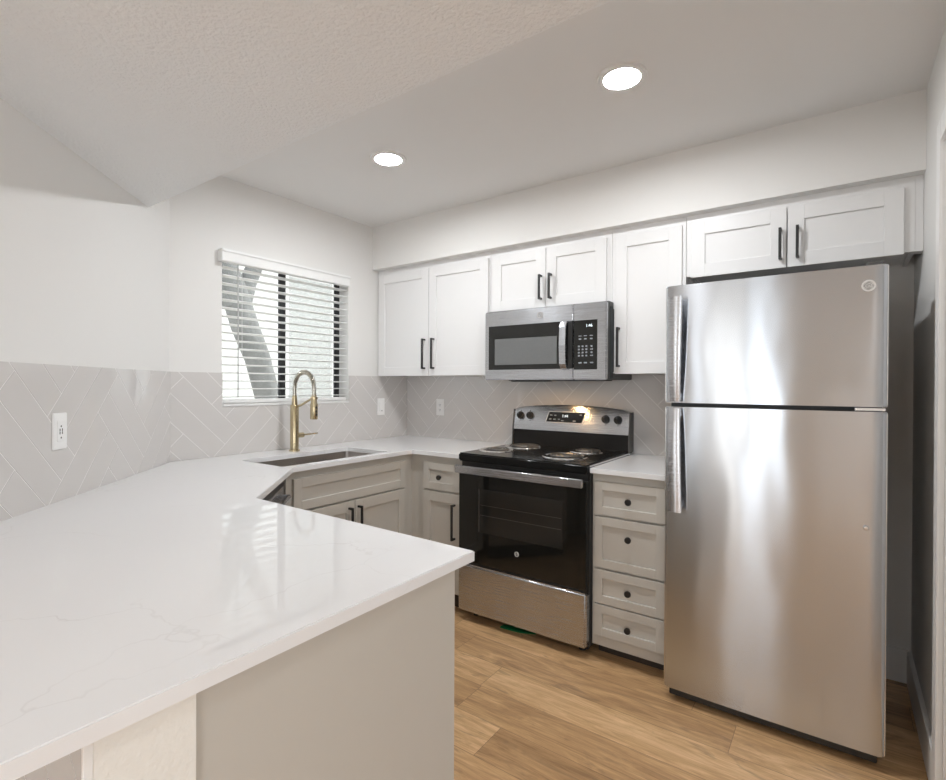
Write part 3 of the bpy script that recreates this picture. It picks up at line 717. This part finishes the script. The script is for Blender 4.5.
# ------------------------------------------------------------------ emblem: ring with curled letters
def emblem(parent, mtx, r, ring='badge', ground='badgedark', fill=True):
    bm = BM()
    lathe(bm, [(r * .72, 0.0), (r * .74, .0012), (r * .98, .0012), (r, 0.0)], 32, mtx, close=False)
    tb = text_bm('GE', r * .98, mtx @ Matrix.Translation((0, 0, .0010)), .0006, shear=.35)
    me = bpy.data.meshes.new('x'); tb.to_mesh(me); tb.free(); bm.from_mesh(me); bpy.data.meshes.remove(me)
    for k in range(4):   # the four curls around the letters
        a0 = k * PI / 2 + .25
        P = [mtx @ Vector(((r * (.70 - .12 * (i / 6))) * math.cos(a0 + i * .16), (r * (.70 - .12 * (i / 6))) * math.sin(a0 + i * .16), .0010)) for i in range(7)]
        tube(bm, P, r * .035, 5)
    b = obj('emblem', bm, ring, parent)
    if fill:
        bm = BM(); lathe(bm, [(r * .9, 0.0002), (r * .9, .0005)], 32, mtx); obj('emblem_ground', bm, ground, parent)
    return b

# ------------------------------------------------------------------ microwave
t = thing('microwave', 'stainless over-the-range microwave mounted under the short cabinet', 'microwave', (1.3925, -0.2, 1.335))
MX0, MX1, MZ0, MZ1, MY = 1.014, 1.771, 1.337, 1.741, -0.410
bm = BM(); box(bm, MX0 + .003, MX1 - .001, -0.372, -0.010, MZ0 + .002, 1.7485, .003)
box(bm, MX0 + .02, MX1 - .02, -.385, -.371, MZ0 + .006, MZ1 - .004)
mb = obj('body', bm, 'darkcase', t)
bm = BM(); box(bm, MX1 - .0012, MX1 + .003, -.366, -.30, MZ0 + .04, MZ1 - .03); box(bm, MX1 - .0012, MX1 + .005, -.36, -.33, MZ0 + .01, MZ1 - .02); obj('side_rail', bm, 'gasket', mb)
bm = BM(); box(bm, MX0 + .10, MX1 - .10, -.30, -.06, MZ0 - .004, MZ0 + .003); obj('filter_panel', bm, 'gasket', mb)
bm = BM(); box(bm, MX0 + .16, MX0 + .42, -.372, -.350, MZ0 - .010, MZ0 + .003, .002); obj('vent', bm, 'plastic', mb)
bm = BM(); box(bm, 1.320, 1.385, -.345, -.300, MZ0 + .0017, MZ0 + .0035); obj('cooktop_light', bm, 'cooklamp', mb)
XD = 1.586
mm = face_y(0, MY)
bm = BM(); box(bm, MX0, XD, MY, -.386, MZ0, MZ1, .005, 3); md = obj('door', bm, 'steel', t, smooth=True)
bm = BM(); box(bm, MX0 + .028, XD - .001, 1.397, 1.654, -.0005, .0015, .0006, 1, mm); obj('door_glass', bm, 'blackglass', md)
bm = BM(); box(bm, MX0 + .071, 1.490, 1.425, 1.577, .001, .0022, .0004, 1, mm); obj('window_mesh', bm, 'mwglass', md)
bm = BM()
prof = [(1.3935, .020), (1.42, .036), (1.52, .042), (1.62, .036), (1.653, .020)]
for (v0, w0), (v1, w1) in zip(prof, prof[1:]):
    vs = []
    for u in (1.521, 1.557):
        for v, w in ((v0, w0 - .012), (v0, w0), (v1, w1), (v1, w1 - .012)): vs.append(bm.verts.new(mm @ Vector((u, v, w))))
    a, b = vs[:4], vs[4:]
    for k in range(4): bm.faces.new((a[k], a[(k + 1) % 4], b[(k + 1) % 4], b[k]))
    bm.faces.new(a); bm.faces.new(b[::-1])
bmesh.ops.remove_doubles(bm, verts=bm.verts[:], dist=1e-5)
box(bm, 1.525, 1.553, 1.394, 1.412, 0, .022, .001, 1, mm); box(bm, 1.525, 1.553, 1.636, 1.653, 0, .022, .001, 1, mm)
obj('handle', bm, 'steel', md)
bm = BM(); box(bm, 1.556, 1.583, 1.400, 1.652, .001, .006, .002, 1, mm); obj('handle_recess', bm, 'plastic', md)
emblem(md, face_y(1.385, MY - .0002, 1.699), .019, 'steeledge', 'steel', False)
bm = BM(); box(bm, XD + .0015, MX1, MY, -.386, MZ0, MZ1, .005, 3); mp = obj('control_panel', bm, 'steel', t, smooth=True)
bm = BM(); box(bm, XD + .0035, 1.721, 1.391, 1.652, -.0005, .0012, .0005, 1, mm); cp = obj('keypad', bm, 'blackglass', mp)
bm = BM()
def dash(u, v, w, h): box(bm, u - w / 2, u + w / 2, v - h / 2, v + h / 2, .0010, .0016, mtx=mm)
for u in (1.625, 1.655, 1.688): dash(u, 1.569, .017, .004); dash(u, 1.553, .014, .006)
obj('key_lettering', bm, 'print', cp); bm = BM()
for j in range(4):
    for u in (1.619, 1.640, 1.661): dash(u, 1.514 - j * .0165, .010, .008)
    dash(1.690, 1.514 - j * .0165, .016 if j % 2 else .010, .005 if j % 2 else .008)
obj('key_lettering', bm, 'print', cp); bm = BM()
for u in (1.626, 1.656, 1.690): dash(u, 1.427, .017, .007)
obj('key_lettering', bm, 'print', cp)
obj('clock_digits', text_bm('1:46', .022, face_y(1.676, MY - .0016, 1.622)), 'led', cp)

# ------------------------------------------------------------------ stove
t = thing('stove', 'freestanding stainless and black electric coil stove between the base cabinets', 'stove', (1.397, -0.33, 0))
SX0, SX1 = 1.0135, 1.7775
bm = BM(); box(bm, SX0 + .002, SX1 - .002, -.618, -.02, .045, .885); sb = obj('body', bm, 'darkcase', t)
bm = BM()
box(bm, SX0 + .02, SX1 - .02, -.60, -.04, .02, .05)
for x in (SX0 + .06, SX1 - .06):
    for y in (-.57, -.08): cyl(bm, (x, y, 0), (x, y, .03), .018, 14)
obj('base_feet', bm, 'plastic', sb)
# cooktop
bm = BM(); box(bm, SX0, SX1, -.672, -.06, .884, .929, .008, 3); ck = obj('cooktop', bm, 'enamel', t, smooth=True)
bm = BM(); box(bm, SX1 - .0005, SX1 + .0030, -.64, -.06, .915, .9235, .001, 1); obj('side_trim', bm, 'steeledge', ck)
def burner(x, y, r):
    bm = BM(); Tm = Matrix.Translation((x, y, .927))
    lathe(bm, [(r + .034, .000), (r + .031, .006), (r + .018, .007), (r + .006, .001), (r * .7, -.002), (r * .3, -.003), (.012, -.003)], 40, Tm, close=False); dp = obj('drip_pan', bm, 'chrome', ck, smooth=True)
    bm = BM(); turns = 4 if r > .085 else 3; N = turns * 28; P = []
    for i in range(N + 1):
        a = 2 * PI * turns * i / N; rr = r - (r - .022) * i / N; P.append((x + rr * math.cos(a - .8), y + rr * math.sin(a - .8), .9355))
    P.append((P[-1][0], P[-1][1], .927))
    tube(bm, P, .0042, 7); obj('coil', bm, 'coil', dp, smooth=True)
    bm = BM()
    for k in range(3):
        a = k * 2 * PI / 3 + .5; box(bm, .0, r + .004, -.002, .002, .003, .0064, mtx=Matrix.Translation((x, y, .927)) @ Matrix.Rotation(a, 4, 'Z'))
    obj('coil_support', bm, 'chrome', dp)
burner(1.125, -.445, .072); burner(1.168, -.198, .090); burner(1.560, -.448, .090); burner(1.572, -.185, .072)
# vent strip under the cooktop lip
bm = BM(); box(bm, SX0 + .006, SX1 - .006, -.642, -.616, .849, .886); 
for k in range(3): box(bm, 1.17 + k * .17, 1.28 + k * .17, -.646, -.64, .858, .866, .001, 1)
obj('vent_strip', bm, 'plastic', t)
# oven door
DY = -.668
dm = face_y(0, DY)
bm = BM(); box(bm, SX0 + .004, SX1 - .004, DY + .006, -.620, .330, .846, .004); od = obj('oven_door', bm, 'plastic', t)
bm = BM(); box(bm, SX0 + .005, SX1 - .005, .331, .845, -.0062, .0, .002, 2, dm); obj('door_glass', bm, 'blackglass', od)
bm = BM(); box(bm, 1.153, 1.652, .505, .742, .0, .0008, mtx=dm); ow = obj('oven_window', bm, 'ovenglass', od)
bm = BM()
for v in (.600, .655): box(bm, 1.165, 1.645, v, v + .0018, .0008, .0012, mtx=dm)
box(bm, 1.1535, 1.157, .506, .741, .0008, .0011, mtx=dm)
obj('rack_line', bm, 'darkcase', ow)
bm = BM(); ang = []
box(bm, 1.027, 1.775, -.724, -.706, .826, .868, .004, 3)
for x in (1.05, 1.735): box(bm, x - .016, x + .016, -.710, DY + .004, .826, .840, .003, 2)
obj('handle', bm, 'steel', od, smooth=True)
emblem(od, face_y(1.394, DY - .0003, .432), .013, 'badge', 'badge', False)
# storage drawer
bm = BM(); box(bm, SX0 + .001, SX1 - .001, DY - .004, -.620, .052, .315, .010, 3); obj('storage_drawer', bm, 'steel', t, smooth=True)
bm = BM(); box(bm, SX0 + .006, SX1 - .006, DY + .012, -.62, .312, .334); obj('gap_liner', bm, 'plastic', t)
# backguard
bm = BM()
prof = [(-.084, .920), (-.079, .935), (-.070, 1.026), (-.012, 1.026), (-.012, .918)]
a = [bm.verts.new((SX0 + .004, y, z)) for y, z in prof]; b = [bm.verts.new((SX1 - .004, y, z)) for y, z in prof]
bm.faces.new(a); bm.faces.new(b[::-1])
for k in range(5): bm.faces.new((a[k], a[(k + 1) % 5], b[(k + 1) % 5], b[k]))
bg = obj('backguard', bm, 'enamel', t)
bm = BM()
n = 24; fr = []; 
def top_z(u): return 1.186 - .026 * (2 * u - 1) ** 2 - .012 * max(0, abs(2 * u - 1) - .9) * 10
for i in range(n + 1):
    u = i / n; x = SX0 + .001 + u * (SX1 - SX0 - .002); zt = top_z(u)
    fr.append([bm.verts.new((x, -.078, 1.024)), bm.verts.new((x, -.062, zt - .008)), bm.verts.new((x, -.056, zt)), bm.verts.new((x, -.012, zt)), bm.verts.new((x, -.012, 1.024))])
for p, q in zip(fr, fr[1:]):
    for k in range(5): bm.faces.new((p[k], p[(k + 1) % 5], q[(k + 1) % 5], q[k]))
bm.faces.new(fr[0]); bm.faces.new(fr[-1][::-1])
cp = obj('control_panel', bm, 'steel', bg, smooth=True)
bm = BM()
for x0, x1 in ((SX0 - .0035, SX0 + .0015), (SX1 - .0015, SX1 + .0045)):
    bm = BM(); prism(bm, [(-.088, .926), (-.084, 1.020), (-.066, 1.152), (-.010, 1.152), (-.010, .926)], x0, x1, Matrix(((0, 0, 1, 0), (1, 0, 0, 0), (0, 1, 0, 0), (0, 0, 0, 1))))
    obj('end_cap', bm, 'darkcase', bg)
tilt = Matrix.Translation((-.009, -.0795, 1.000)) @ Matrix.Rotation(-math.atan2(.016, .165), 4, 'X') @ face_y(0, 0, -1.0) 
# local u = x, v = height (world z), w out of the tilted panel
bm = BM(); prism(bm, [(1.253, 1.076), (1.500, 1.076), (1.524, 1.146), (1.277, 1.146)], .0006, .0016, tilt); dp = obj('display_bezel', bm, 'badge', cp)
bm = BM(); prism(bm, [(1.260, 1.080), (1.498, 1.080), (1.518, 1.142), (1.280, 1.142)], .0012, .0026, tilt); dg = obj('display_glass', bm, 'blackglass', dp)
for grp in (((1.295, 1.121, .016), (1.322, 1.121, .014), (1.288, 1.097, .016), (1.318, 1.097, .016), (1.348, 1.097, .014), (1.372, 1.090, .020)), ((1.49, 1.128, .014),), ((1.45, 1.090, .02),)):
    bm = BM()
    for u, v, w in grp: box(bm, u - w / 2, u + w / 2, v - .0035, v + .0035, .0026, .0032, mtx=tilt)
    obj('key_lettering', bm, 'print', dg)
obj('clock_digits', text_bm('1:44', .024, tilt @ Matrix.Translation((1.388, 1.118, .0030))), 'led', dg)
def stove_knob(u, v):
    m4 = tilt @ Matrix.Translation((u, v, 0))
    bm = BM(); lathe(bm, [(0.0245, 0.0006), (0.0245, 0.003), (0.021, 0.006), (0.019, 0.020), (0.0, 0.021)], 28, m4); box(bm, -.005, .005, -.020, .020, .012, .030, .002, 2, m4); kb = obj('knob', bm, 'plastic', cp, smooth=True)
    bm = BM(); box(bm, -.001, .001, .008, .019, .0298, .0306, mtx=m4); obj('pointer_mark', bm, 'print', kb)
    bm = BM(); box(bm, -.003, .003, .029, .033, .0002, .0009, mtx=m4); obj('dial_mark', bm, 'slot', cp)
    bm = BM(); box(bm, -.004, .004, -.034, -.031, .0002, .0009, mtx=m4); obj('dial_mark', bm, 'slot', cp)
for u, v in ((1.073, 1.114), (1.144, 1.115), (1.646, 1.110), (1.720, 1.108)): stove_knob(u, v)

# green card under the stove
bm = BM(); prism(bm, [(1.268, -.628), (1.272, -.595), (1.45, -.55), (1.46, -.580), (1.38, -.618)], 0.0006, 0.0040)
prism(bm, [(1.269, -.626), (1.273, -.597), (1.33, -.58), (1.33, -.620)], 0.0040, 0.0075)
tag(obj('card', bm, 'green'), 'flat green card poking out on the floor beneath the stove', 'card')

# ------------------------------------------------------------------ refrigerator
t = thing('refrigerator', 'tall stainless top-freezer refrigerator standing in the alcove beside the doorway', 'refrigerator', (2.52, -0.40, 0))
RX0, RX1, RY = 2.156, 2.879, -.752
bm = BM(); box(bm, RX0 + .010, RX1 - .010, -.676, -.06, .045, 1.705, .004); rb = obj('body', bm, 'darkcase', t)
bm = BM(); box(bm, RX0 + .02, RX1 - .02, -.738, -.64, .022, .052, .003)
obj('base_grille', bm, 'plastic', rb)
for x in (RX0 + .09, RX1 - .09):
    for y, zt in ((-.665, .03), (-.12, .05)):
        bm = BM(); cyl(bm, (x, y, 0), (x, y, zt), .016, 14); obj('foot', bm, 'plastic', rb)
bm = BM(); box(bm, RX0 + .012, RX1 - .012, -.700, -.676, .06, 1.70); obj('door_gasket', bm, 'gasket', rb)
def fdoor(name, z0, z1):
    bm = BM()
    # door with a slightly bowed face and rolled side edges (profile in plan, extruded up)
    P = []; n = 20
    for i in range(n + 1):
        u = i / n; x = RX0 + .012 + u * (RX1 - RX0 - .024); P.append((x, RY - .004 * (1 - (2 * u - 1) ** 2) + .004))
    def arc_(cx, cy, a0, a1): return [(cx + .012 * math.cos(math.radians(a0 + (a1 - a0) * k / 6)), cy + .012 * math.sin(math.radians(a0 + (a1 - a0) * k / 6))) for k in range(1, 6)]
    poly = [(RX0, -.700), (RX0, RY + .016)] + arc_(RX0 + .012, RY + .016, 180, 270) + P + arc_(RX1 - .012, RY + .016, 270, 360) + [(RX1, RY + .016), (RX1, -.700)]
    prism(bm, poly, z0, z1)
    es = [e for e in bm.edges if abs(e.verts[0].co.z - e.verts[1].co.z) < 1e-6 and min(e.verts[0].co.y, e.verts[1].co.y) < -.701]
    bmesh.ops.bevel(bm, geom=es, offset=.004, segments=2, affect='EDGES')
    o = obj(name, bm, 'fridge_steel', t, smooth=True)
    for x0, x1 in ((RX1 - .0055, RX1 + .0012), (RX0 - .0012, RX0 + .0055)):
        bm = BM(); box(bm, x0, x1, -.742, -.704, z0 + .004, z1 - .004, .001, 1); obj('door_edge', bm, 'steeledge', o)
    return o
fz = fdoor('freezer_door', 1.237, 1.7195); ff = fdoor('fridge_door', .053, 1.2205)
def fhandle(d, v0, v1, curl):
    """flat strap handle; curl = +1 bends to the door at the bottom end, -1 at the top"""
    bm = BM(); m4 = face_y(0, RY)
    n = 24; pr = []
    for i in range(n + 1):
        s = i / n; v = v0 + (v1 - v0) * s
        e = s if curl > 0 else 1 - s
        w = .050 - .022 * (1 - e) ** 3
        pr.append((v, w, .040 + .012 * e))
    rows = []
    for v, w, wd in pr:
        u0 = 2.181; rows.append([bm.verts.new(m4 @ Vector(c)) for c in ((u0, v, w - .012), (u0, v, w - .002), (u0 + .003, v, w), (u0 + wd - .003, v, w), (u0 + wd, v, w - .002), (u0 + wd, v, w - .012))])
    for p, q in zip(rows, rows[1:]):
        for k in range(6): bm.faces.new((p[k], p[(k + 1) % 6], q[(k + 1) % 6], q[k]))
    bm.faces.new(rows[0]); bm.faces.new(rows[-1][::-1])
    for v in (v0 + .004, v1 - .034): box(bm, 2.189, 2.217, v, v + .030, -.003, .040 if (v < v0 + .01) == (curl < 0) else .024, .002, 1, m4)
    obj('handle', bm, 'steel', d, smooth=True)
fhandle(fz, 1.243, 1.668, 1); fhandle(ff, .797, 1.216, -1)
bm = BM(); box(bm, 2.79, RX1 - .004, RY + .012, -.69, 1.2225, 1.2345, .002, 1); obj('hinge', bm, 'steeledge', rb)
bm = BM(); box(bm, 2.82, RX1 - .01, RY + .03, -.62, 1.7200, 1.735, .003, 1); obj('top_hinge', bm, 'darkcase', rb)
emblem(fz, face_y(2.826, RY - .0005, 1.650), .020)
bm = BM(); lathe(bm, [(0.008, -.002), (0.008, .003), (0.006, .0055), (0.0, .006)], 20, face_y(2.824, RY + .001, .824)); obj('lock_plug', bm, 'steeledge', ff, smooth=True)
